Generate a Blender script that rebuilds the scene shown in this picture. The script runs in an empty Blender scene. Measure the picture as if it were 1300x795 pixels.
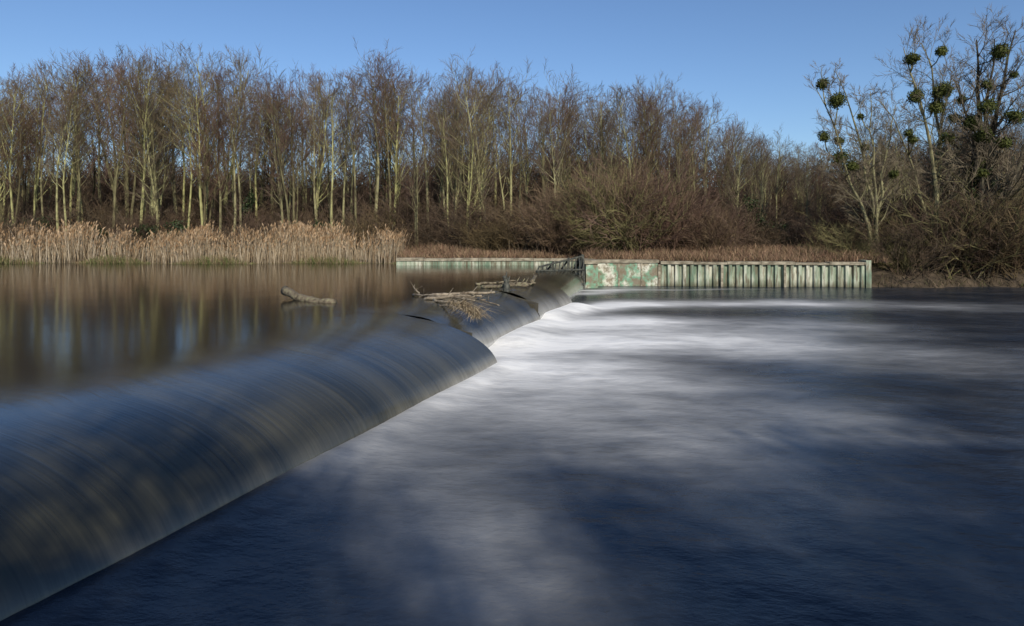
import bpy, math, random
import numpy as np
from mathutils import Vector
R=random.Random(7)
sc=bpy.context.scene
sc.view_settings.view_transform='Standard'; sc.view_settings.look='None'; sc.view_settings.exposure=0

# ---------------------------------------------------------------- materials
def newmat(name):
    m=bpy.data.materials.new(name); m.use_nodes=True
    nt=m.node_tree; b=nt.nodes['Principled BSDF']; return m,nt,b
def N(nt,t,**k):
    n=nt.nodes.new(t)
    for a,v in k.items(): setattr(n,a,v)
    return n
def ramp(nt,stops,fac):
    r=N(nt,'ShaderNodeValToRGB'); e=r.color_ramp.elements
    while len(e)<len(stops): e.new(0.5)
    for i,(p,c) in enumerate(stops):
        e[i].position=p; e[i].color=(c[0],c[1],c[2],1)
    nt.links.new(fac,r.inputs[0]); return r
def noise(nt,scale,detail=4,stretch=(1,1,1),coord='Object',rough=.55,rot=(0,0,0)):
    tc=N(nt,'ShaderNodeTexCoord'); mp=N(nt,'ShaderNodeMapping')
    mp.inputs['Scale'].default_value=stretch; mp.inputs['Rotation'].default_value=rot
    nt.links.new(tc.outputs[coord],mp.inputs[0])
    n=N(nt,'ShaderNodeTexNoise'); n.inputs['Scale'].default_value=scale
    n.inputs['Detail'].default_value=detail; n.inputs['Roughness'].default_value=rough
    nt.links.new(mp.outputs[0],n.inputs[0]); return n
def mix(nt,fac,a,b,mode='MIX'):
    m=N(nt,'ShaderNodeMix',data_type='RGBA',blend_type=mode)
    for s,v in ((0,fac),(6,a),(7,b)):
        if hasattr(v,'links'): nt.links.new(v,m.inputs[s])
        elif s==0: m.inputs[0].default_value=v
        else: m.inputs[s].default_value=(v[0],v[1],v[2],1)
    return m.outputs[2]
def math_(nt,op,a,b=0.0,clamp=False):
    m=N(nt,'ShaderNodeMath',operation=op); m.use_clamp=clamp
    for i,v in enumerate((a,b)):
        if hasattr(v,'links'): nt.links.new(v,m.inputs[i])
        else: m.inputs[i].default_value=v
    return m.outputs[0]
def simple(name,c1,c2,scale=3,rough=.85,stretch=(1,1,1),rnd=None,c3=None,bump=0):
    m,nt,b=newmat(name)
    n=noise(nt,scale,4,stretch)
    st=[(.35,c1),(.65,c2)] if c3 is None else [(.3,c1),(.5,c2),(.7,c3)]
    col=ramp(nt,st,n.outputs[0]).outputs[0]
    if rnd:
        oi=N(nt,'ShaderNodeObjectInfo')
        r2=ramp(nt,[(0,rnd[0]),(.5,(1,1,1)),(1,rnd[1])],oi.outputs['Random'])
        col=mix(nt,1.0,col,r2.outputs[0],'MULTIPLY')
    nt.links.new(col,b.inputs['Base Color']); b.inputs['Roughness'].default_value=rough
    b.inputs['Specular IOR Level'].default_value=.25
    if bump:
        bp=N(nt,'ShaderNodeBump'); bp.inputs['Strength'].default_value=bump; bp.inputs['Distance'].default_value=.05
        nt.links.new(n.outputs[0],bp.inputs['Height']); nt.links.new(bp.outputs[0],b.inputs['Normal'])
    return m
M_trunk=simple('bark_trunk',(.10,.085,.05),(.26,.24,.125),2.5,.9,(1,1,.5),((.30,.27,.24),(1.2,1.25,1.0)),(.36,.34,.18))
M_twig=simple('bark_twig',(.085,.064,.048),(.15,.115,.085),.6,.9,(1,1,1),((.8,.58,.56),(1.05,1.05,.8)))
M_dark=simple('bark_dark',(.03,.026,.02),(.08,.07,.045),2,.9)
M_mtrunk=simple('bark_lichen',(.12,.105,.06),(.27,.25,.13),1.5,.9)
M_mtwig=simple('twig_grey',(.09,.072,.05),(.165,.135,.09),.8,.9)
M_btwig=simple('bramble_twig',(.06,.042,.03),(.13,.09,.06),.8,.9,(1,1,1),((.55,.45,.45),(1.1,1.15,.8)))
M_rtwig=simple('thicket_twig',(.09,.056,.042),(.17,.115,.08),.8,.9,(1,1,1),((.8,.7,.7),(1.0,1.1,.8)))
M_olive=simple('olive_twig',(.09,.08,.035),(.17,.15,.065),.8,.9)
M_mistle=simple('mistletoe_leaf',(.03,.04,.008),(.09,.10,.02),2,.7)
M_ivy=simple('ivy_leaf',(.012,.022,.008),(.04,.06,.018),2,.6)
M_log=simple('log_bark',(.05,.04,.025),(.16,.13,.09),8,.9,(1,1,1),None,(.24,.23,.13),.5)
M_wood=simple('driftwood',(.10,.075,.05),(.32,.27,.20),6,.85)
M_metal=simple('dark_metal',(.03,.033,.03),(.10,.10,.08),6,.6)
M_conc=simple('concrete',(.14,.12,.085),(.36,.32,.24),2.5,.9,(1,1,2),None,None,.2)
def blades_mat(name):
    m,nt,b=newmat(name); a=N(nt,'ShaderNodeAttribute',attribute_name='Col')
    nt.links.new(a.outputs[0],b.inputs['Base Color']); b.inputs['Roughness'].default_value=.8
    b.inputs['Specular IOR Level'].default_value=.2
    return m
M_blade=blades_mat('dry_blade')

# ---------------------------------------------------------------- mesh helpers
class MB:
    def __init__(s): s.v=[];s.f=[];s.m=[]
    def tube(s,P,Rr,sides,mat,caps=True):
        base=len(s.v); t=(P[-1]-P[0])
        if t.length<1e-6: return
        t.normalize()
        a=Vector((0,0,1)) if abs(t.z)<.8 else Vector((1,0,0))
        u=t.cross(a).normalized(); w=t.cross(u)
        cs=[(math.cos(2*math.pi*k/sides),math.sin(2*math.pi*k/sides)) for k in range(sides)]
        n=len(P)
        for p,r in zip(P,Rr):
            for c,d in cs:
                s.v.append((p.x+(u.x*c+w.x*d)*r,p.y+(u.y*c+w.y*d)*r,p.z+(u.z*c+w.z*d)*r))
        for i in range(n-1):
            o=base+i*sides
            for k in range(sides):
                k2=(k+1)%sides
                s.f.append((o+k,o+k2,o+sides+k2,o+sides+k)); s.m.append(mat)
        if caps:
            s.f.append(tuple(base+(n-1)*sides+k for k in range(sides))); s.m.append(mat)
            s.f.append(tuple(base+k for k in reversed(range(sides)))); s.m.append(mat)
    def spike(s,a,b,r,mat):
        t=(b-a)
        if t.length<1e-6: return
        t.normalize(); c=Vector((0,0,1)) if abs(t.z)<.8 else Vector((1,0,0))
        u=t.cross(c).normalized()*r; w=t.cross(u); o=len(s.v)
        for q in (a+u,a-u*.5+w*.87,a-u*.5-w*.87,b): s.v.append((q.x,q.y,q.z))
        s.f+=[(o,o+1,o+3),(o+1,o+2,o+3),(o+2,o,o+3)]; s.m+=[mat]*3
    def box(s,x0,x1,y0,y1,z0,z1,mat=0):
        b=len(s.v)
        s.v+=[(x0,y0,z0),(x1,y0,z0),(x1,y1,z0),(x0,y1,z0),(x0,y0,z1),(x1,y0,z1),(x1,y1,z1),(x0,y1,z1)]
        for f in ((0,3,2,1),(4,5,6,7),(0,1,5,4),(1,2,6,5),(2,3,7,6),(3,0,4,7)):
            s.f.append(tuple(b+i for i in f)); s.m.append(mat)
    def leaves(s,c,rad,n,size,mat,rr,shell=.5):
        for _ in range(n):
            d=Vector((rr.gauss(0,1),rr.gauss(0,1),rr.gauss(0,1))).normalized()
            q=shell+(1-shell)*rr.random()
            p=Vector(c)+Vector((d.x*rad[0],d.y*rad[1],d.z*rad[2]))*q
            a=Vector((rr.gauss(0,1),rr.gauss(0,1),rr.gauss(0,1))).normalized()
            bb=a.cross(d+Vector((.01,.02,.03))).normalized()*size*.5; a=a*size
            b=len(s.v)
            for q2 in (p-a*.5,p+bb,p+a*.5,p-bb): s.v.append(tuple(q2))
            s.f.append((b,b+1,b+2,b+3)); s.m.append(mat)
    def mesh(s,name,mats,smooth=False):
        me=bpy.data.meshes.new(name); me.from_pydata(s.v,[],s.f)
        for m in mats: me.materials.append(m)
        me.polygons.foreach_set('material_index',s.m)
        if smooth: me.polygons.foreach_set('use_smooth',[True]*len(me.polygons))
        me.update(); return me
def obj(name,me,parent=None,loc=(0,0,0),rz=0,sc_=(1,1,1)):
    o=bpy.data.objects.new(name,me); sc.collection.objects.link(o)
    o.location=loc; o.rotation_euler=(0,0,rz); o.scale=sc_
    if parent: o.parent=parent
    return o
def empty(name):
    o=bpy.data.objects.new(name,None); sc.collection.objects.link(o); return o
def wander(p,d,L,n,rr,wob,up):
    P=[p.copy()]; d=d.normalized(); st=L/n
    for i in range(n):
        d=(d+Vector((rr.gauss(0,wob),rr.gauss(0,wob),rr.gauss(0,wob)+up))).normalized()
        p=p+d*st; P.append(p.copy())
    return P
def at(P,t):
    x=t*(len(P)-1); i=min(int(x),len(P)-2); return P[i].lerp(P[i+1],x-i),(P[i+1]-P[i]).normalized()
def side(d,ang,rr):
    v=Vector((rr.gauss(0,1),rr.gauss(0,1),rr.gauss(0,1))); v=(v-d*v.dot(d)).normalized()
    return (d*math.cos(ang)+v*math.sin(ang)).normalized()
def limb(mb,p,d,L,r,lev,rr,cfg):
    if lev==0:
        e=p+d*L+Vector((rr.gauss(0,.06),rr.gauss(0,.06),.05))*L
        mb.spike(p,e,r*1.5,1); return
    n=3
    P=wander(p,d,L,n,rr,.14,cfg['up'])
    mb.tube(P,[r*(1-.75*i/n) for i in range(n+1)],4 if lev>1 else 3,0 if lev>=2 else 1,False)
    k=cfg['n'][lev-1]
    for i in range(k):
        t=.2+.8*(i+rr.random())/k
        q,dd=at(P,min(t,.99))
        limb(mb,q,side(dd,rr.uniform(.35,.9),rr),L*rr.uniform(.38,.6)*(1.15-.4*t),max(r*.45,cfg['rmin']),lev-1,rr,cfg)

def tall_tree(seed,H=15,r=.14,start=.35,nprim=24,spread=.26,forks=False,tw=(7,6)):
    rr=random.Random(seed); mb=MB(); cfg={'up':.07,'n':tw,'rmin':.0100}
    def stem(p,d,H,r,st,npr):
        P=wander(p,d,H,8,rr,.045,.03)
        mb.tube(P,[r*(1-.86*(i/8)**1.1)+.006 for i in range(9)],6,0,False)
        for i in range(npr):
            t=st+(1-st)*((i+rr.random())/npr)
            q,dd=at(P,min(t,.995))
            prof_=math.sin(math.pi*(.18+.72*((t-st)/(1-st))))
            L=H*spread*(.25+.85*prof_)*rr.uniform(.7,1.25)
            limb(mb,q,side(dd,rr.uniform(.4,.9),rr),L,r*.36*(1.1-t*.7),2,rr,cfg)
    stem(Vector((0,0,-.3)),Vector((rr.gauss(0,.05),rr.gauss(0,.05),1)),H,r,start,nprim)
    if forks:
        stem(Vector((.15,0,-.3)),Vector((rr.uniform(-.2,.2),rr.uniform(-.1,.1),1)),H*.9,r*.75,start,nprim//2)
    for i in range(7):
        z=rr.uniform(.08,.4)*H
        limb(mb,Vector((0,0,z)),side(Vector((0,0,1)),rr.uniform(.6,1.2),rr),rr.uniform(.6,1.8),.018,1,rr,cfg)
    return mb.mesh('bare_tree_mesh',[M_trunk,M_twig])
trees=[tall_tree(11,15,.15),tall_tree(12,15,.13,.45,22,.22),tall_tree(13,15,.15,.35,22,.26,True),tall_tree(14,15,.12,.5,22,.20),
       tall_tree(15,15,.13,.3,22,.24,True),tall_tree(16,15,.11,.45,22,.20),tall_tree(17,15,.15,.38,24,.29),tall_tree(18,15,.13,.5,20,.26)]
shade_trees=[tall_tree(81,15,.16,.25,24,.3,True,(6,5)),tall_tree(82,15,.15,.3,24,.28,False,(6,5))]
def bush(seed,H=3,n=46,mats=None,spread=.5,rm=.007):
    rr=random.Random(seed); mb=MB(); cfg={'up':.02,'n':(7,6),'rmin':rm}
    for i in range(n):
        p=Vector((rr.gauss(0,.4),rr.gauss(0,.4),-.1))
        d=Vector((rr.gauss(0,spread),rr.gauss(0,spread),1))
        limb(mb,p,d,H*rr.uniform(.6,1.1),.022,2,rr,cfg)
    return mb.mesh('bush_mesh',mats)
bushes=[bush(31,3,30,[M_btwig,M_btwig]),bush(32,3,30,[M_btwig,M_btwig],.7),bush(33,3,26,[M_mtwig,M_btwig],.45)]
tbush=[bush(36,3,34,[M_rtwig,M_rtwig],.5),bush(37,3,34,[M_rtwig,M_rtwig],.65)]
bush_ol=bush(35,3,34,[M_olive,M_olive],.6)

# ---------------------------------------------------------------- ground
def shore(X):
    if X<-8: return 50+.5*math.sin(X*.35)+.25*math.sin(X*1.1)
    if X<5: return 47.6
    if X<22.2: return 45-(X-5)/17*1.5
    return 43.3+.35*math.sin(X*.9)+.2*math.sin(X*2.3)
xs=[-420,-250,-150,-100,-75]+[x for x in np.arange(-60,-8.2,1.0)]+[-8.05,-7.95]+[x for x in np.arange(-7,4.9,1.0)]+[4.97,5.03]+[x for x in np.arange(6,22,1.0)]+[22.15,22.25]+[x for x in np.arange(23,50,.8)]+[60,80,110,150,250,420]
offs=[-3,-.3,.1,1,3,6,12,22,38,60,110,300]
hill=[1.95,2.2,5.0,9.0,13,15]
def gz(x,y): return float(np.interp(y-shore(x),offs[5:],[1.9]+hill))
V=[];F=[]
near=[(-420,3),(-120,2.2),(-40,1.9),(-8,1.85),(-1.5,1.8),(1,1.5),(3,-1.2)]
for X in xs:
    for y,z in near: V.append((X,y,z))
    s=shore(X)
    z6=[-1.2,-1.2,1.52,1.6,1.75,1.9] if -8<X<22.2 else ([-1.2,.8,1.1,1.3,1.6,1.85] if X<-8 else [-1.2,-.5,.1,.7,1.4,1.9])
    for o,z in zip(offs,z6+hill):
        V.append((X,s+o,z+(R.uniform(-.12,.12) if o>.5 else 0)+(R.uniform(-1.2,1.2) if 30<o<200 else 0)))
nr=len(near)+len(offs)
for i in range(len(xs)-1):
    for j in range(nr-1):
        a=i*nr+j; F.append((a,a+nr,a+nr+1,a+1))
me=bpy.data.meshes.new('ground'); me.from_pydata(V,[],F)
me.polygons.foreach_set('use_smooth',[True]*len(F))
me.materials.append(simple('leaf_litter',(.025,.02,.013),(.06,.045,.03),1.2,.95,(1,1,1),None,(.10,.075,.05),.6))
obj('ground',me)

# ---------------------------------------------------------------- weir geometry
O=Vector((-.37,17.85)); D=Vector((.324,.946)); NN=Vector((-.946,.324))
def so(s,o): return (O.x+D.x*s+NN.x*o, O.y+D.y*s+NN.y*o)
def water_upper_mat():
    m,nt,b=newmat('river_flow')
    a=N(nt,'ShaderNodeAttribute',attribute_name='flow')
    sep=N(nt,'ShaderNodeSeparateColor'); nt.links.new(a.outputs[0],sep.inputs[0])
    fl=sep.outputs[0]; spray=sep.outputs[1]
    n1=noise(nt,1.0,4,(10,.16,1),'UV',.65); n2=noise(nt,1.0,3,(.9,.08,1),'UV',.5)
    s=math_(nt,'ADD',math_(nt,'MULTIPLY',n1.outputs[0],.4),math_(nt,'MULTIPLY',n2.outputs[0],.6))
    st=ramp(nt,[(.36,(0,0,0)),(.68,(1,1,1))],s).outputs[0]
    c=mix(nt,st,(.010,.012,.009),(.082,.074,.044))
    c=mix(nt,fl,(.013,.011,.006),c)
    sp=math_(nt,'MULTIPLY',spray,math_(nt,'ADD',math_(nt,'MULTIPLY',st,.6),.4),True)
    c=mix(nt,sp,c,(.62,.62,.60))
    nt.links.new(c,b.inputs['Base Color'])
    r=math_(nt,'ADD',math_(nt,'MULTIPLY',fl,.10),.12)
    nt.links.new(r,b.inputs['Roughness']); b.inputs['IOR'].default_value=1.4
    nt.links.new(math_(nt,'MULTIPLY',fl,.7),b.inputs['Coat Weight']); b.inputs['Coat Roughness'].default_value=.16; b.inputs['Coat IOR'].default_value=1.45
    ng=noise(nt,1.0,2,(.5,.5,.5),'Object')
    h=math_(nt,'ADD',math_(nt,'MULTIPLY',math_(nt,'MULTIPLY',s,fl),.13),math_(nt,'MULTIPLY',ng.outputs[0],.05))
    bp=N(nt,'ShaderNodeBump'); bp.inputs['Strength'].default_value=.5; bp.inputs['Distance'].default_value=.25
    nt.links.new(h,bp.inputs['Height']); nt.links.new(bp.outputs[0],b.inputs['Normal']); nt.links.new(bp.outputs[0],b.inputs['Coat Normal'])
    return m
M_flow=water_upper_mat()
def sm(t): t=min(1,max(0,t)); return t*t*(3-2*t)
def sheet(name,svals,ovals,zf,parent=None,off=lambda s:0,g0=0,g1=0):
    V=[];F=[];U=[];C=[]; S0,S1=svals[0],svals[-1]
    for s in svals:
        for o in ovals:
            oo=off(s)*(1-min(o/7,1))+o
            k=sm((oo-2.3)/1.0); t=(s-S0)/(S1-S0)
            s2=S0-g0*k+t*((S1+g1*k)-(S0-g0*k))
            x,y=so(s2,oo); r=zf(s,o); z,fl=r[0],r[1]
            V.append((x,y,z)); U.append((s,o+z)); C.append((fl,r[2] if len(r)>2 else 0))
    n=len(ovals)
    for i in range(len(svals)-1):
        for j in range(n-1):
            a=i*n+j; F.append((a,a+1,a+n+1,a+n))
    me=bpy.data.meshes.new(name); me.from_pydata(V,[],F)
    uv=me.uv_layers.new(name='UVMap')
    for l in me.loops: uv.data[l.index].uv=U[l.vertex_index]
    at_=me.color_attributes.new('flow','FLOAT_COLOR','POINT')
    for i,c in enumerate(C): at_.data[i].color=(c[0],c[1],0,1)
    me.polygons.foreach_set('use_smooth',[True]*len(F))
    me.materials.append(M_flow)
    return obj(name,me,parent)
def prof(W,zt=1.2,sp=.3,spz=.3):
    def f(s,o):
        q=max(0,(W-o)/W)
        z=zt*(max(0,1-q**2.3))**.56
        z+=.022*math.sin(s*1.3)*math.sin(s*.47+1)*sm((W-o)/W)*(o>0.05)
        fl=sm((4.8-o)/2.8)
        k=sp(s) if callable(sp) else sp
        return z-.04*(o<=0.001),fl,k*sm(1-z/spz)
    return f
weir=empty('river_weir')
ov=[0,.01,.03,.06,.1,.15,.2,.3,.42,.56,.72,.9,1.1,1.35,1.6,1.9,2.2,2.5,2.9,3.3,3.8,4.4,5.2,6,7]
lin=lambda a,b,n:[a+(b-a)*i/(n-1) for i in range(n)]
sheet('water_fall_near',lin(-45,0,200),ov,prof(3.4,1.2,lambda s:.14+.6*sm(1+s/6),.42),weir,g1=.36)
sheet('water_fall_mid',lin(.7,8.1,40),ov,prof(2.9,1.2,.95,.7),weir,off=lambda s:1.2,g0=.36,g1=.31)
sheet('water_fall_far',lin(8.7,14.0,30),ov,prof(2.6,1.2,1,.95),weir,off=lambda s:1.4,g0=.31,g1=.21)
sheet('water_fall_end',lin(14.4,30,40),ov,prof(2.4,1.2,.9,.7),weir,off=lambda s:2+(s-14)*.12,g0=.21)
sheet('river_water_upstream',[-200,-120,-80,-60]+lin(-45,30,40)+[45,60],[7,8,10,14,20,30,50,80,120,200,450],lambda s,o:(1.2,0))
mb=MB()
for s0,s1,o0,o1,z in ((0.02,.68,1.0,3.0,1.12),(8.12,8.68,1.5,3.2,1.14),(14.02,14.38,2.0,3.4,1.14)):
    b=len(mb.v)
    for zz in (-.5,z):
        for s,o in ((s0,o0),(s1,o0),(s1,o1),(s0,o1)):
            x,y=so(s,o); mb.v.append((x,y,zz-(0.4 if (o==o0 and zz>0) else 0)))
    for f in ((0,3,2,1),(4,5,6,7),(0,1,5,4),(1,2,6,5),(2,3,7,6),(3,0,4,7)):
        mb.f.append(tuple(b+i for i in f)); mb.m.append(0)
obj('pier',mb.mesh('pier',[M_dark]),weir)

# ---------------------------------------------------------------- lower water with foam
X1=np.concatenate([[-420,-200,-100,-50,-25],np.arange(-13,40,.22),[45,60,100,200,420]])
Y1=np.concatenate([[.5,2],np.arange(3,47,.22),[51]])
GX,GY=np.meshgrid(X1,Y1,indexing='ij')
def gseg(a,b,w0,w1,i0,i1):
    a=np.array(a);b=np.array(b);d=b-a;L=np.dot(d,d)
    t=np.clip(((GX-a[0])*d[0]+(GY-a[1])*d[1])/L,0,1)
    px=a[0]+t*d[0];py=a[1]+t*d[1]
    r2=(GX-px)**2+(GY-py)**2; w=w0+(w1-w0)*t
    return (i0+(i1-i0)*t)*np.exp(-r2/(w*w))
def mx(*l):
    r=1
    for a in l: r=r*(1-np.clip(a,0,1))
    return 1-r
foam=mx(gseg((-.6,20.6),(.9,25.8),.9,.8,1,1), gseg((1.2,27.4),(3.0,31.4),1.0,1.1,1,1),
  gseg((2.6,30),(5.5,33.2),1.1,1.5,1,.9),gseg((5.5,33.2),(14,33.4),1.5,1.8,.85,.4),gseg((14,33.4),(26,31),1.8,2.2,.4,.07),
  gseg((.0,19.8),(2.2,21.8),1.3,1.8,1,1),gseg((1.2,26),(4.0,26.3),1.7,2.2,1,.85),gseg((2.2,21.8),(7,21.6),1.9,2.4,.9,.5),gseg((4.0,26.3),(12,25.2),2.2,2.6,.65,.25),gseg((7,21.6),(15,17.5),2.3,2.8,.45,.08),
  gseg((-.3,18.2),(1.8,17.2),1.0,2.0,.85,.6),gseg((1.8,17.2),(5.5,12.5),2.2,2.3,.48,.20),
  gseg((-.7,16.9),(-2.9,10.6),1.0,.9,.55,.28),gseg((-.5,14.5),(2.0,11.6),2.2,2.2,.40,.28),
  gseg((-1.8,10.6),(-.1,6.6),1.3,1.0,.20,.22),gseg((4.2,39),(7,42),1.0,1.6,.7,.35),gseg((4.3,41),(16,42),.3,.5,.6,.1))
so_o=(GX-O.x)*NN.x+(GY-O.y)*NN.y; so_s=(GX-O.x)*D.x+(GY-O.y)*D.y
GZ=np.zeros_like(GX)
GZ+=.10*np.exp(-((so_o+.1)/.4)**2)*(so_s<.8)
GZ+=.22*gseg((0,21.6),(1,25.6),.8,.8,1,1)+.28*gseg((1.4,27.4),(2.9,31.2),.8,.9,1,1)
GZ+=.02*np.sin(GX*.9+GY*.5)*np.sin(GY*.7-GX*.2)
nx,ny=GX.shape
V=np.stack([GX,GY,GZ],-1).reshape(-1,3)
idx=np.arange(nx*ny).reshape(nx,ny)
F=np.stack([idx[:-1,:-1],idx[1:,:-1],idx[1:,1:],idx[:-1,1:]],-1).reshape(-1,4)
me=bpy.data.meshes.new('river_water_downstream'); me.from_pydata(V.tolist(),[],F.tolist())
ca=me.color_attributes.new('foam','FLOAT_COLOR','POINT')
fc=np.ones((nx*ny,4),dtype=np.float32); fc[:,0]=foam.reshape(-1)
ca.data.foreach_set('color',fc.reshape(-1))
me.polygons.foreach_set('use_smooth',[True]*len(me.polygons))
m,nt,b=newmat('foamy_river')
a=N(nt,'ShaderNodeAttribute',attribute_name='foam'); sep=N(nt,'ShaderNodeSeparateColor'); nt.links.new(a.outputs[0],sep.inputs[0])
n1=noise(nt,1.0,3,(.34,.5,1),'Object',.5,(0,0,.4)); n2=noise(nt,1.0,5,(1.0,1.7,1),'Object',.62,(0,0,.5))
n3=noise(nt,1,3,(.10,.8,1),'Object',.5,(0,0,.12))
nn=math_(nt,'ADD',math_(nt,'MULTIPLY',n1.outputs[0],.5),math_(nt,'ADD',math_(nt,'MULTIPLY',n2.outputs[0],.32),math_(nt,'MULTIPLY',n3.outputs[0],.18)))
nr_=N(nt,'ShaderNodeMapRange'); nt.links.new(nn,nr_.inputs[0])
for i,v in zip((1,2,3,4),(.38,.63,0,1)): nr_.inputs[i].default_value=v
q=nr_.outputs[0]
f0=sep.outputs[0]
fm=math_(nt,'MULTIPLY',f0,math_(nt,'ADD',math_(nt,'MULTIPLY',q,.70),math_(nt,'ADD',.35,math_(nt,'MULTIPLY',f0,.45))))
fm=math_(nt,'ADD',fm,math_(nt,'MULTIPLY',math_(nt,'MULTIPLY',q,q),.04),True)
c=mix(nt,fm,(.005,.012,.024),(.88,.87,.83))
nt.links.new(c,b.inputs['Base Color'])
nt.links.new(math_(nt,'ADD',math_(nt,'MULTIPLY',fm,.4),.25,True),b.inputs['Roughness'])
b.inputs['IOR'].default_value=1.33
bp=N(nt,'ShaderNodeBump'); bp.inputs['Strength'].default_value=.5; bp.inputs['Distance'].default_value=.3
nt.links.new(nn,bp.inputs['Height']); nt.links.new(bp.outputs[0],b.inputs['Normal'])
me.materials.append(m); obj('river_water_downstream',me)

# ---------------------------------------------------------------- retaining walls
def painted_wall():
    m,nt,b=newmat('weathered_green_paint')
    n=noise(nt,1,4,(2.2,1,.5)); n2=noise(nt,1,5,(8,3,1.0),'Object',.65); n3=noise(nt,1.2,3)
    g=ramp(nt,[(.38,(.12,.18,.12)),(.5,(.28,.33,.24)),(.62,(.50,.50,.40))],n.outputs[0]).outputs[0]
    st=ramp(nt,[(.46,(0,0,0)),(.62,(1,1,1))],n2.outputs[0]).outputs[0]
    c=mix(nt,math_(nt,'MULTIPLY',st,.85),g,(.12,.09,.055))
    tc=N(nt,'ShaderNodeTexCoord'); sp=N(nt,'ShaderNodeSeparateXYZ'); nt.links.new(tc.outputs['Object'],sp.inputs[0])
    z=math_(nt,'ADD',sp.outputs[2],math_(nt,'MULTIPLY',n3.outputs[0],.6))
    lo=ramp(nt,[(.30,(1,1,1)),(.75,(0,0,0))],z).outputs[0]
    c=mix(nt,math_(nt,'MULTIPLY',lo,.8),c,(.05,.045,.02))
    nt.links.new(c,b.inputs['Base Color']); b.inputs['Roughness'].default_value=.8
    return m
M_wall=painted_wall()
def wy(x): return 45-(x-5)/17*1.5
mb=MB()
pts=[];x=9.6
while x<22.3:
    for dx,dd in ((0,0),(.2,0),(.26,.17),(.42,.17)): pts.append((x+dx,wy(x+dx)-.38+dd+R.uniform(-.015,.015)))
    x+=.48
b0=len(mb.v)
for (x,y) in pts:
    mb.v.append((x,y,-1)); mb.v.append((x,y,1.42))
for i in range(len(pts)-1):
    mb.f.append((b0+2*i,b0+2*i+2,b0+2*i+3,b0+2*i+1)); mb.m.append(0)
def slab(mb,x0,x1,yo0,yo1,z0,z1,mat,fn):
    b=len(mb.v)
    for z in (z0,z1):
        for x,o in ((x0,yo0),(x1,yo0),(x1,yo1),(x0,yo1)): mb.v.append((x,fn(x)+o,z))
    for f in ((0,3,2,1),(4,5,6,7),(0,1,5,4),(1,2,6,5),(2,3,7,6),(3,0,4,7)):
        mb.f.append(tuple(b+i for i in f)); mb.m.append(mat)
xx=9.62
while xx<22.3:
    x2=min(xx+2.1,22.45); slab(mb,xx,x2-.02,-.46,.25,1.42+R.uniform(-.015,.015),1.58+R.uniform(-.04,.04),1,wy); xx+=2.1
slab(mb,22.3,22.62,-.5,2.5,-1,1.72,0,wy)
for x in (9.45,13.4,17.3):
    slab(mb,x,x+.14,-.50,-.36,-.5,1.41,1,wy)
wp=empty('retaining_wall')
obj('sheet_piling',mb.mesh('sheet_piling',[M_wall,M_conc]),wp)
mb=MB()
slab(mb,5.4,9.42,-.42,.1,-1,1.5,0,wy); slab(mb,5.3,9.5,-.5,.3,1.503,1.70,1,wy)
for x in (6.9,8.35): slab(mb,x,x+.1,-.46,-.423,-.5,1.5,1,wy)
mb.box(4.65,5.39,42.9,48.2,-1,1.5,0); mb.box(4.55,5.44,42.8,48.3,1.505,1.72,1)
m2,nt,b=newmat('painted_concrete')
n=noise(nt,.9,4); n2=noise(nt,5,4)
c=ramp(nt,[(.38,(.20,.17,.12)),(.46,(.15,.32,.21)),(.52,(.36,.43,.32)),(.58,(.60,.59,.50)),(.68,(.28,.24,.17))],n.outputs[0]).outputs[0]
c=mix(nt,ramp(nt,[(.46,(0,0,0)),(.62,(.8,.8,.8))],n2.outputs[0]).outputs[0],c,(.16,.13,.08))
nt.links.new(c,b.inputs['Base Color']); b.inputs['Roughness'].default_value=.85
obj('abutment',mb.mesh('abutment',[m2,M_conc]),wp)
mb=MB()
x=-8
while x<4.5:
    x2=min(x+1.9,4.5); mb.box(x,x2-.03,47.2,47.75,.5,1.5,0); mb.box(x-.0,x2-.02,47.12,47.8,1.505,1.70+R.uniform(-.03,.02),1); x+=1.9
obj('quay_wall',mb.mesh('quay_wall',[M_wall,M_conc]),wp)

# ---------------------------------------------------------------- trash rack beside the weir
mb=MB(); A=Vector
p0=A((1.2,38.6,1.05)); p1=A((4.4,41.6,.35)); t0=A((1.6,40.2,1.45)); t1=A((4.5,43.0,2.0))
for a_,b_ in ((p0,p1),(t0,t1),(p0.lerp(t0,.5),p1.lerp(t1,.5))): mb.tube([a_,b_],[.06,.06],6,0)
for i in range(12):
    t=i/11; mb.tube([p0.lerp(p1,t)-A((0,.1,.45)),t0.lerp(t1,t)+A((0,.0,.05))],[.05,.04],5,0)
for t in (.3,.65,.97):
    q=t0.lerp(t1,t); mb.tube([A((q.x,q.y,-.3)),q+A((0,0,.12))],[.09,.08],6,0)
    mb.tube([q,A((q.x-.5,q.y+1.6,.9))],[.06,.06],6,0)
obj('trash_rack',mb.mesh('trash_rack',[M_metal]))

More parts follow.
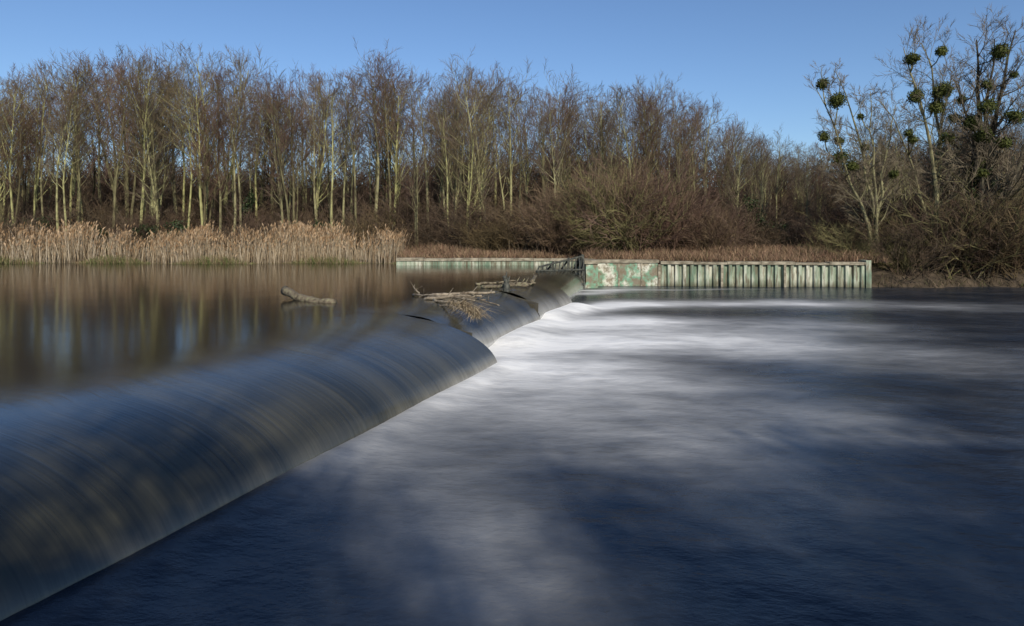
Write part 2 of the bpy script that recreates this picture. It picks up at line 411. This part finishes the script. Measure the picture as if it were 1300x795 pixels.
# ---------------------------------------------------------------- logs and debris
def rough_log(name,pts,rad,mat=M_log,stubs=4,seed=1,parent=None,sides=9,taper=.45,sl=1):
    rr=random.Random(seed); mb=MB(); P=[Vector(p) for p in pts]; Q=[]
    for i in range(13):
        q,_=at(P,min(i/12,.999)); Q.append(q+Vector((rr.gauss(0,.02),rr.gauss(0,.02),rr.gauss(0,.015))))
    mb.tube(Q,[rad*(1-taper*i/12)*rr.uniform(.85,1.15) for i in range(13)],sides,0)
    for i in range(stubs):
        q,d=at(Q,rr.uniform(.1,.9)); e=side(d,.9,rr); e.z=abs(e.z)+.2
        mb.tube([q,q+e*rr.uniform(.15,.4)*sl],[rad*.35,rad*.12],5,0)
    return obj(name,mb.mesh(name,[mat],True),parent)
rough_log('floating_log',[(-7.9,23.7,1.48),(-7.4,23.2,1.35),(-6.7,22.7,1.22),(-5.8,22.2,1.17)],.15,M_log,5,3,None,9,.1,.4)
deb=empty('driftwood_pile')
for i,(a_,b_,r_) in enumerate([((-3.6,24.6,1.24),(-1.2,22.0,1.30),.04),((-3.0,23.2,1.22),(-1.0,22.6,1.38),.06),((-2.6,22.5,1.22),(-1.3,21.2,1.24),.05),((-3.3,24.6,1.2),(-3.6,24.9,1.5),.035),((-2.8,24.0,1.26),(-.6,24.6,1.32),.07),((-2.3,21.6,1.18),(-1.5,20.3,1.2),.04),((-2.9,23.6,1.24),(-.9,23.0,1.22),.035),((-1.9,23.9,1.28),(-.4,21.9,1.15),.04)]):
    rough_log('branch',[a_,((a_[0]+b_[0])/2,(a_[1]+b_[1])/2,(a_[2]+b_[2])/2+.04),b_],r_,M_wood,3,20+i,deb,7)
for i,(a_,b_,r_) in enumerate([((-1.2,27.9,1.25),(.6,27.0,1.4),.09),((-.2,27.2,1.1),(-.25,27.3,1.75),.16),((-.4,28.8,1.3),(1.0,29.4,1.3),.08),((-1.6,29.5,1.25),(.2,30.2,1.35),.06),((.9,30.2,1.3),(1.2,34,1.35),.09)]):
    rough_log('timber',[a_,((a_[0]+b_[0])/2,(a_[1]+b_[1])/2,(a_[2]+b_[2])/2),b_],r_,M_metal if i==1 else M_log,2,40+i,deb,7)

def blades(name,pos,h,w,cols,lean=.18,plume=0,seed=1,parent=None,dirs=None,droop=0):
    rg=np.random.default_rng(seed); n=len(pos)
    ang=rg.uniform(0,2*np.pi,n); wv=np.stack([np.cos(ang),np.sin(ang),np.zeros(n)],1)
    ld=rg.normal(0,lean,(n,2))
    if dirs is not None: ld=ld+dirs
    up=np.stack([ld[:,0],ld[:,1],np.ones(n)],1)
    hh=h[:,None]; ww=w[:,None]
    b0=pos; mid=pos+up*hh*.5; tip=pos+up*hh*np.array([1.25,1.25,1.0-droop])
    vs=[b0-wv*ww/2,b0+wv*ww/2,mid+wv*ww*.4,mid-wv*ww*.4,tip+wv*ww*.15,tip-wv*ww*.15]
    k=6
    if plume:
        pl=rg.random(n)<plume; s=np.where(pl,1,.05)[:,None]
        d=np.stack([ld[:,0]*2+.25,ld[:,1],np.full(n,-.1)],1)
        vs+=[tip-up*.05-wv*.012*s, tip+up*.12*s+wv*.05*s+d*.05*s, tip+up*.26*s+d*.2*s, tip+up*.1*s-wv*.04*s]
        k=10
    V=np.stack(vs,1).reshape(-1,3)
    bi=(np.arange(n)*k)[:,None]
    Fs=[bi+np.array([0,1,2,3]),bi+np.array([3,2,4,5])]
    if plume: Fs.append(bi+np.array([6,7,8,9]))
    F=np.concatenate(Fs)
    me=bpy.data.meshes.new(name); me.from_pydata(V.tolist(),[],F.tolist())
    C=np.ones((n,k,4),dtype=np.float32); C[:,:,:3]=cols[:,None,:]
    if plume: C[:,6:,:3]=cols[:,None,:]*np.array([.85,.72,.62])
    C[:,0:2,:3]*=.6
    ca=me.color_attributes.new('Col','FLOAT_COLOR','POINT'); ca.data.foreach_set('color',C.reshape(-1))
    me.materials.append(M_blade); return obj(name,me,parent)
rg=np.random.default_rng(3)
def pick(c,n,var=.18):
    c=np.array(c); k=rg.integers(0,len(c),n); return c[k]*rg.uniform(1-var,1+var,(n,1))
n=480; t=rg.random(n); pos=np.stack([-1.75+.75*t+rg.normal(0,.09,n),21.2-1.2*t+rg.normal(0,.14,n),1.24-.30*t*t+rg.normal(0,.03,n)],1)
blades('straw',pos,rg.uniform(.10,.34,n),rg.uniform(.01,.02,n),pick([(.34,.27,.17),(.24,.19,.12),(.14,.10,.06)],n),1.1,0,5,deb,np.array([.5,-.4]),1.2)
n=26000
px=rg.uniform(-48,-8.2,n); sh=np.array([shore(x) for x in px]); dp=rg.random(n)**.8*3.2
cl=.5+.5*np.sin(px*.55+1)*np.sin(px*.23+2)+.3*np.sin(px*1.9+dp)
keep=(rg.random(n)<.36+.65*cl); keep&=~((np.abs(px+31)<1.2)&(rg.random(n)<.8))
pos=np.stack([px,sh-.1+dp,np.where(dp<.5,1.05,1.15)+dp*.1],1)[keep]
h=(1.15+.7*cl+rg.normal(0,.33,n)+dp*.12)[keep].clip(.4,2.9)
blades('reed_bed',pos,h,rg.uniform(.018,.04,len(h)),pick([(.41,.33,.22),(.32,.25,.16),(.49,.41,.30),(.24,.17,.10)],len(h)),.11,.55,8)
n=9000; px=rg.uniform(-48,-8,n); sh=np.array([shore(x) for x in px])
pos=np.stack([px,sh-.3+rg.random(n)*.8,np.full(n,1.1)],1)
blades('green_grass',pos,rg.uniform(.15,.45,n)*(1+.8*np.sin(px*.8)).clip(.3,2),rg.uniform(.02,.04,n),pick([(.10,.13,.04),(.16,.17,.06),(.22,.16,.09),(.26,.2,.12)],n),.35,0,9)
n=26000; px=rg.uniform(-10,24,n); sh=np.array([shore(x) for x in px]); dp=.2+rg.random(n)**1.3*7
pos=np.stack([px,sh+dp,1.5+np.minimum(dp,5)*.07],1)
cl=.7+.4*np.sin(px*.9+dp)*np.sin(px*.37)
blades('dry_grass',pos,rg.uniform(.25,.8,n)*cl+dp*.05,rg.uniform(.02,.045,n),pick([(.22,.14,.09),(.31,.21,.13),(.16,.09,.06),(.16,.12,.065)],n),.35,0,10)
n=14000; px=rg.uniform(22.6,48,n); sh=np.array([shore(x) for x in px]); dp=rg.random(n)*6
pos=np.stack([px,sh+dp,.0+np.minimum(dp,6)*.32],1)
blades('bank_grass',pos,rg.uniform(.15,.5,n),rg.uniform(.02,.045,n),pick([(.12,.09,.05),(.08,.085,.03),(.18,.13,.09),(.06,.05,.03)],n),.5,0,11)

# ---------------------------------------------------------------- woodland
hx=[-70,-45,-36,-32.5,-30.4,-26,-19.4,-17,-7.6,-.7,3.5,12.5,16,18.7,24.2,28,33,60]
hz=[15,14.5,15.4,17.0,15,16.4,13.2,14.8,15.6,14.8,14,14.4,13.0,10.8,8.2,7.2,9,13]
wood=empty('bare_woodland')
rr=random.Random(22)
rows=[(53.5,2.4),(55.5,2.2),(58,2.1),(61.5,2.2),(66,2.8),(72,3.2),(80,4.0)]
cnt=0
for ri,(Y,sp) in enumerate(rows):
    X=-.80*Y-4
    while X<.62*Y+10:
        x=X+rr.uniform(-1,1)*sp*.5; y=Y+rr.uniform(-1.2,1.2)
        X+=sp*rr.uniform(.5,1.5)
        if y<shore(x)+4 or (ri<2 and -1<x<17 and rr.random()<.35): continue
        if y<57 and x>20: continue
        zg=gz(x,y)
        h=np.interp(x*60/y if ri>3 else x,hx,hz)*(y/60)**.7*rr.uniform(.80,1.06)-(zg-1.9)*.8
        if ri<1: h*=.85
        s=h/15; w=s*rr.uniform(.85,1.15)
        obj('bare_tree',rr.choice(trees),wood,(x,y,zg-.2),rr.uniform(0,6.28),(w,w,s)); cnt+=1
print('trees',cnt)
und=empty('undergrowth')
for i in range(300):
    y=rr.choice([52,54,57,60,64,70,78])+rr.uniform(-1,1.5); x=rr.uniform(-.8*y-4,.6*y+12)
    if y<shore(x)+2.5: y=shore(x)+3
    s=rr.uniform(.5,1.4)*(1+.022*(y-52))
    if y<56 and x<-8: s*=.75
    obj('bramble',rr.choice(bushes),und,(x,y,gz(x,y)-.2),rr.uniform(0,6.28),(s*1.3,s*1.3,s))
for i in range(75):
    y=rr.uniform(90,108); x=rr.uniform(-.85*y,.75*y); s=rr.uniform(1.5,2.9)
    obj('scrub',rr.choice(bushes),und,(x,y,gz(x,y)-.8),rr.uniform(0,6.28),(s*1.5,s*1.5,s))
th=empty('thicket_bush')
for i in range(30):
    x=rr.uniform(2.0,16); s=2.15-abs(x-8.5)*.14+rr.uniform(-.3,.15)
    me=bush_ol if (6.3<x<11 and rr.random()<.45) else rr.choice(tbush)
    obj('bush',me,th,(x,rr.uniform(49,52.5),1.6),rr.uniform(0,6.28),(s*.9,s*.9,max(.6,s)))
def ivy(name,c,rad,n,size=.16,mat=M_ivy,seed=0,parent=None,lumps=9,top=0):
    r2=random.Random(seed); mb=MB()
    for k in range(lumps):
        cc=(c[0]+r2.uniform(-.7,.7)*rad[0],c[1]+r2.uniform(-.6,.6)*rad[1],c[2]+r2.uniform(-.6,.6)*rad[2])
        mb.leaves(cc,(rad[0]*.45,rad[1]*.5,rad[2]*.4),n//lumps,size,0,r2,.3)
        mb.tube([Vector((c[0],c[1],c[2]-rad[2])),Vector(cc)],[.04,.015],4,1)
    if top: # loose upper crown, thinned to soften the edge of its shade
        for k in range(top):
            cc=(c[0]+r2.uniform(-1,1)*rad[0],c[1]+r2.uniform(-1,1)*rad[1],c[2]+rad[2]*(.7+.9*r2.random()**1.5))
            mb.leaves(cc,(rad[0]*.6,rad[1]*.6,rad[2]*.3),150,size*.7,0,r2,.1)
            mb.tube([Vector((c[0],c[1],c[2])),Vector(cc)],[.04,.012],4,1)
    return obj(name,mb.mesh(name,[mat,M_trunk]),parent)
for i,(x,y,z,rx,rz,n_) in enumerate([(-27.5,53.5,3.2,2.6,1.5,2800),(-33,53.8,2.9,1.6,1.3,1300),(18.2,52,4.3,1.0,2.2,1400),(4.6,58,6,.6,2.2,900),(-39,55,3.6,2,1.6,1300),(-15,56,3.4,1.4,1.6,1100),(-22,57,5,.5,2.6,900),(21,54,3.4,1.8,1.6,1400)]):
    ivy('evergreen_shrub',(x,y,z),(rx,1,rz),n_,.15,M_ivy,1+i)

# ---------------------------------------------------------------- mistletoe trees
def big_tree(name,base,leaders,balls,mats,seed,r0=.22,lim=(3.2,1.6),npr=15,bs=1.3):
    rr=random.Random(seed); mb=MB(); cfg={'up':.05,'n':(8,7),'rmin':.009}
    B=Vector(base); allP=[]
    for (tx,ty,tz,rs) in leaders:
        T=Vector((tx,ty,tz)); n=9; P=[]
        bow=Vector((rr.uniform(-.6,.6),rr.uniform(-.4,.4),0))
        for i in range(n+1):
            t=i/n; p=B.lerp(T,t)
            hx_=t**1.35; p.x=B.x+(T.x-B.x)*hx_; p.y=B.y+(T.y-B.y)*hx_
            p+=bow*math.sin(math.pi*t)+Vector((rr.gauss(0,.09),rr.gauss(0,.09),0))*(i>0); P.append(p)
        r=r0*rs
        mb.tube(P,[r*(1-.92*(i/n))+.012 for i in range(n+1)],7,0,False); allP.append((P,r))
        for i in range(npr):
            t=.22+.78*(i+rr.random())/npr; q,d=at(P,min(t,.99))
            limb(mb,q,side(d,rr.uniform(.5,1.05),rr),rr.uniform(lim[1],lim[0])*(1.25-.5*t),r*.34*(1.15-t)+.006,2,rr,cfg)
    for (bx,by,bz,br) in balls:
        br*=bs
        c=Vector((bx,by,bz)); best=None
        for P,r in allP:
            for p in P:
                if p.z<bz-.4:
                    dd=(p-c).length
                    if best is None or dd<best[0]: best=(dd,p)
        if best:
            p=best[1]; mid=p.lerp(c,.5)+Vector((0,0,-.2))
            mb.tube([p,mid,c,c+(c-mid)*.8+Vector((0,0,.4))],[.05,.04,.028,.01],5,0,False)
            limb(mb,c,(c-mid)+Vector((0,0,.5)),1.5,.02,2,rr,cfg)
        for k in range(40):
            d=Vector((rr.gauss(0,1),rr.gauss(0,1),rr.gauss(0,1))).normalized()
            mb.spike(c,c+d*br*1.0,.015,2)
        nl=int(900*(br/.5)**2)
        for q in range(5):
            cc=c+Vector((rr.uniform(-.3,.3),rr.uniform(-.3,.3),rr.uniform(-.25,.25)))*br
            k_=rr.uniform(.65,.9)
            mb.leaves(cc,(br*k_,br*k_,br*k_*.9),nl//5,.10,2,rr,.2)
    return obj(name,mb.mesh(name,mats))
k=.0535
def B_(l,y0=46.4):
    return [((px-650)*k,y0+random.Random(px).uniform(-1.4,.2),3.5+(295-py)*k,r*k) for px,py,r in l]
mt=[M_mtrunk,M_mtwig,M_mistle]; md=[M_dark,M_mtwig,M_mistle]
big_tree('mistletoe_tree',(24.8,46.4,1.3),[(20.6,46,13.3,.55),(22.4,47,14.6,.6),(24.3,46.2,13.0,.5),(26.2,46.8,12.2,.45),(21.6,46.6,9,.35)],
  B_([(1045,107,9),(1054,132,12),(1041,176,8),(1065,178,7),(1066,201,10),(1071,213,7),(1100,187,6),(1130,222,6),(1088,150,5)]),mt,51,.22,(2.8,1.2),17,1.15)
big_tree('mistletoe_tree',(28.8,46.8,1.4),[(26.6,46.5,16.0,.7),(28.6,47.3,16.6,.7),(30,46.5,14.5,.6),(25.6,47,12.5,.45)],
  B_([(1156,76,9),(1165,122,11),(1150,80,7),(1186,70,8),(1186,118,13),(1192,135,9),(1180,140,9),(1150,180,7),(1142,172,6),(1195,178,9),(1212,150,8)],46.6),mt,52,.26,(3.2,1.4),18,1.15)
big_tree('mistletoe_tree',(31.6,45.8,1.4),[(31.3,45.8,16.4,1),(34.2,46.3,17.2,.85),(29.4,45.4,13.6,.7),(32.8,46.5,16.6,.8),(35.5,45.5,13,.6)],
  B_([(1242,76,13),(1240,113,9),(1228,142,12),(1222,160,13),(1224,178,12),(1234,208,10),(1230,222,9),(1262,155,12),(1254,186,10),(1214,130,8),(1282,140,8),(1270,100,6)],45.6),md,53,.34,(3.6,1.6),20,1.05)
big_tree('bare_willow_tree',(37.5,46,1.6),[(36,46.2,16,.8),(38.8,46.6,17,.8),(34.6,45.6,11.5,.6),(40.8,46,15,.7)],[],md,54,.3,(3.6,1.6),16)
big_tree('bare_willow_tree',(43.5,48,1.8),[(42,48,15,.8),(45,48.6,16,.8)],[],md,55,.3,(3.4,1.6),14)
rb=empty('bank_scrub')
for i in range(56):
    x=rr.uniform(23.2,46); s=rr.uniform(.8,1.7)*(.7 if x<27 else 1.15)
    obj('bush',rr.choice(bushes+bushes+[bush_ol]),rb,(x,shore(x)+rr.uniform(1.2,6),.7),rr.uniform(0,6.28),(s*1.1,s*1.1,s))
for i,(x,y,z,rx,rz) in enumerate([(32.6,47.5,4.2,2.2,1.8),(35.5,47,3.2,2,1.6),(31.5,46.5,6.6,.8,2.0),(29.5,48,3.2,1.6,1.3),(38.5,47,4,2,2),(34,48.5,6,1.5,2)]):
    ivy('ivy',(x,y,z),(rx,1.2,rz),1700,.14,M_ivy,60+i,rb)
for i in range(44):
    y=rr.uniform(62,100); x=rr.uniform(.33*y,.85*y); zg=gz(x,y); h=rr.uniform(6.5,9.5)*(y/75)*(1 if x<.5*y else 1.4)-(zg-1.9)*.6; s=max(.3,h/15)
    obj('bare_tree',rr.choice(trees),wood,(x,y,zg-.2),rr.uniform(0,6.28),(s*1.25,s*1.25,s))
# trees on the near bank, behind the viewpoint; the hollies are added sun blockers
nb=empty('near_bank_trees')
for i in range(26):
    x=rr.uniform(-10,24); y=rr.uniform(-15,-8); s=rr.uniform(.5,.68)
    obj('bare_tree',rr.choice(shade_trees),nb,(x,y,1.8),rr.uniform(0,6.28),(s*1.3,s*1.3,s))
for i,(x,y,z,rx,ry,rz) in enumerate([(-4.0,-8,5.6,2.8,1.8,4.0),(-.4,-8.6,5.4,2.4,1.8,3.9),(-8.5,-8,6,3,1.8,4.2),(8,-9,5,2.2,1.8,3.4),(12,-9,5.6,2.6,1.8,4.0),(17,-9,6,3,1.8,4.4)]):
    ivy('sun_blocking_holly',(x,y,z),(rx,ry,rz),5600,.26,M_ivy,90+i,nb,28,16)  # unseen evergreens, placed and sized to shade the near weir and foreground

# ---------------------------------------------------------------- light, sky, camera
el=math.radians(30); sd=Vector((.30,-.954,0)).normalized()
w=bpy.data.worlds.new('World'); sc.world=w; w.use_nodes=True; nt=w.node_tree
bg=nt.nodes['Background']; sky=nt.nodes.new('ShaderNodeTexSky'); sky.sky_type='NISHITA'; sky.sun_disc=False
sky.sun_elevation=el; sky.sun_rotation=math.atan2(sd.x,sd.y); sky.air_density=1.0; sky.dust_density=.4; sky.ozone_density=2.2
tint=mix(nt,1.0,sky.outputs[0],(.86,1.0,1.2),'MULTIPLY')
nt.links.new(tint,bg.inputs[0]); bg.inputs[1].default_value=.10
l=bpy.data.lights.new('sun','SUN'); l.energy=4.6; l.angle=math.radians(.8); l.color=(1,.92,.79)
lo=bpy.data.objects.new('sun',l); sc.collection.objects.link(lo)
dv=Vector((sd.x*math.cos(el),sd.y*math.cos(el),math.sin(el)))
lo.rotation_euler=dv.to_track_quat('Z','Y').to_euler()
cd=bpy.data.cameras.new('camera'); cd.lens=24; cd.sensor_width=36; cd.shift_y=-.079; cd.clip_end=2000
co=bpy.data.objects.new('camera',cd); sc.collection.objects.link(co); co.location=(0,0,3.5); co.rotation_euler=(math.radians(90),0,0)
sc.camera=co
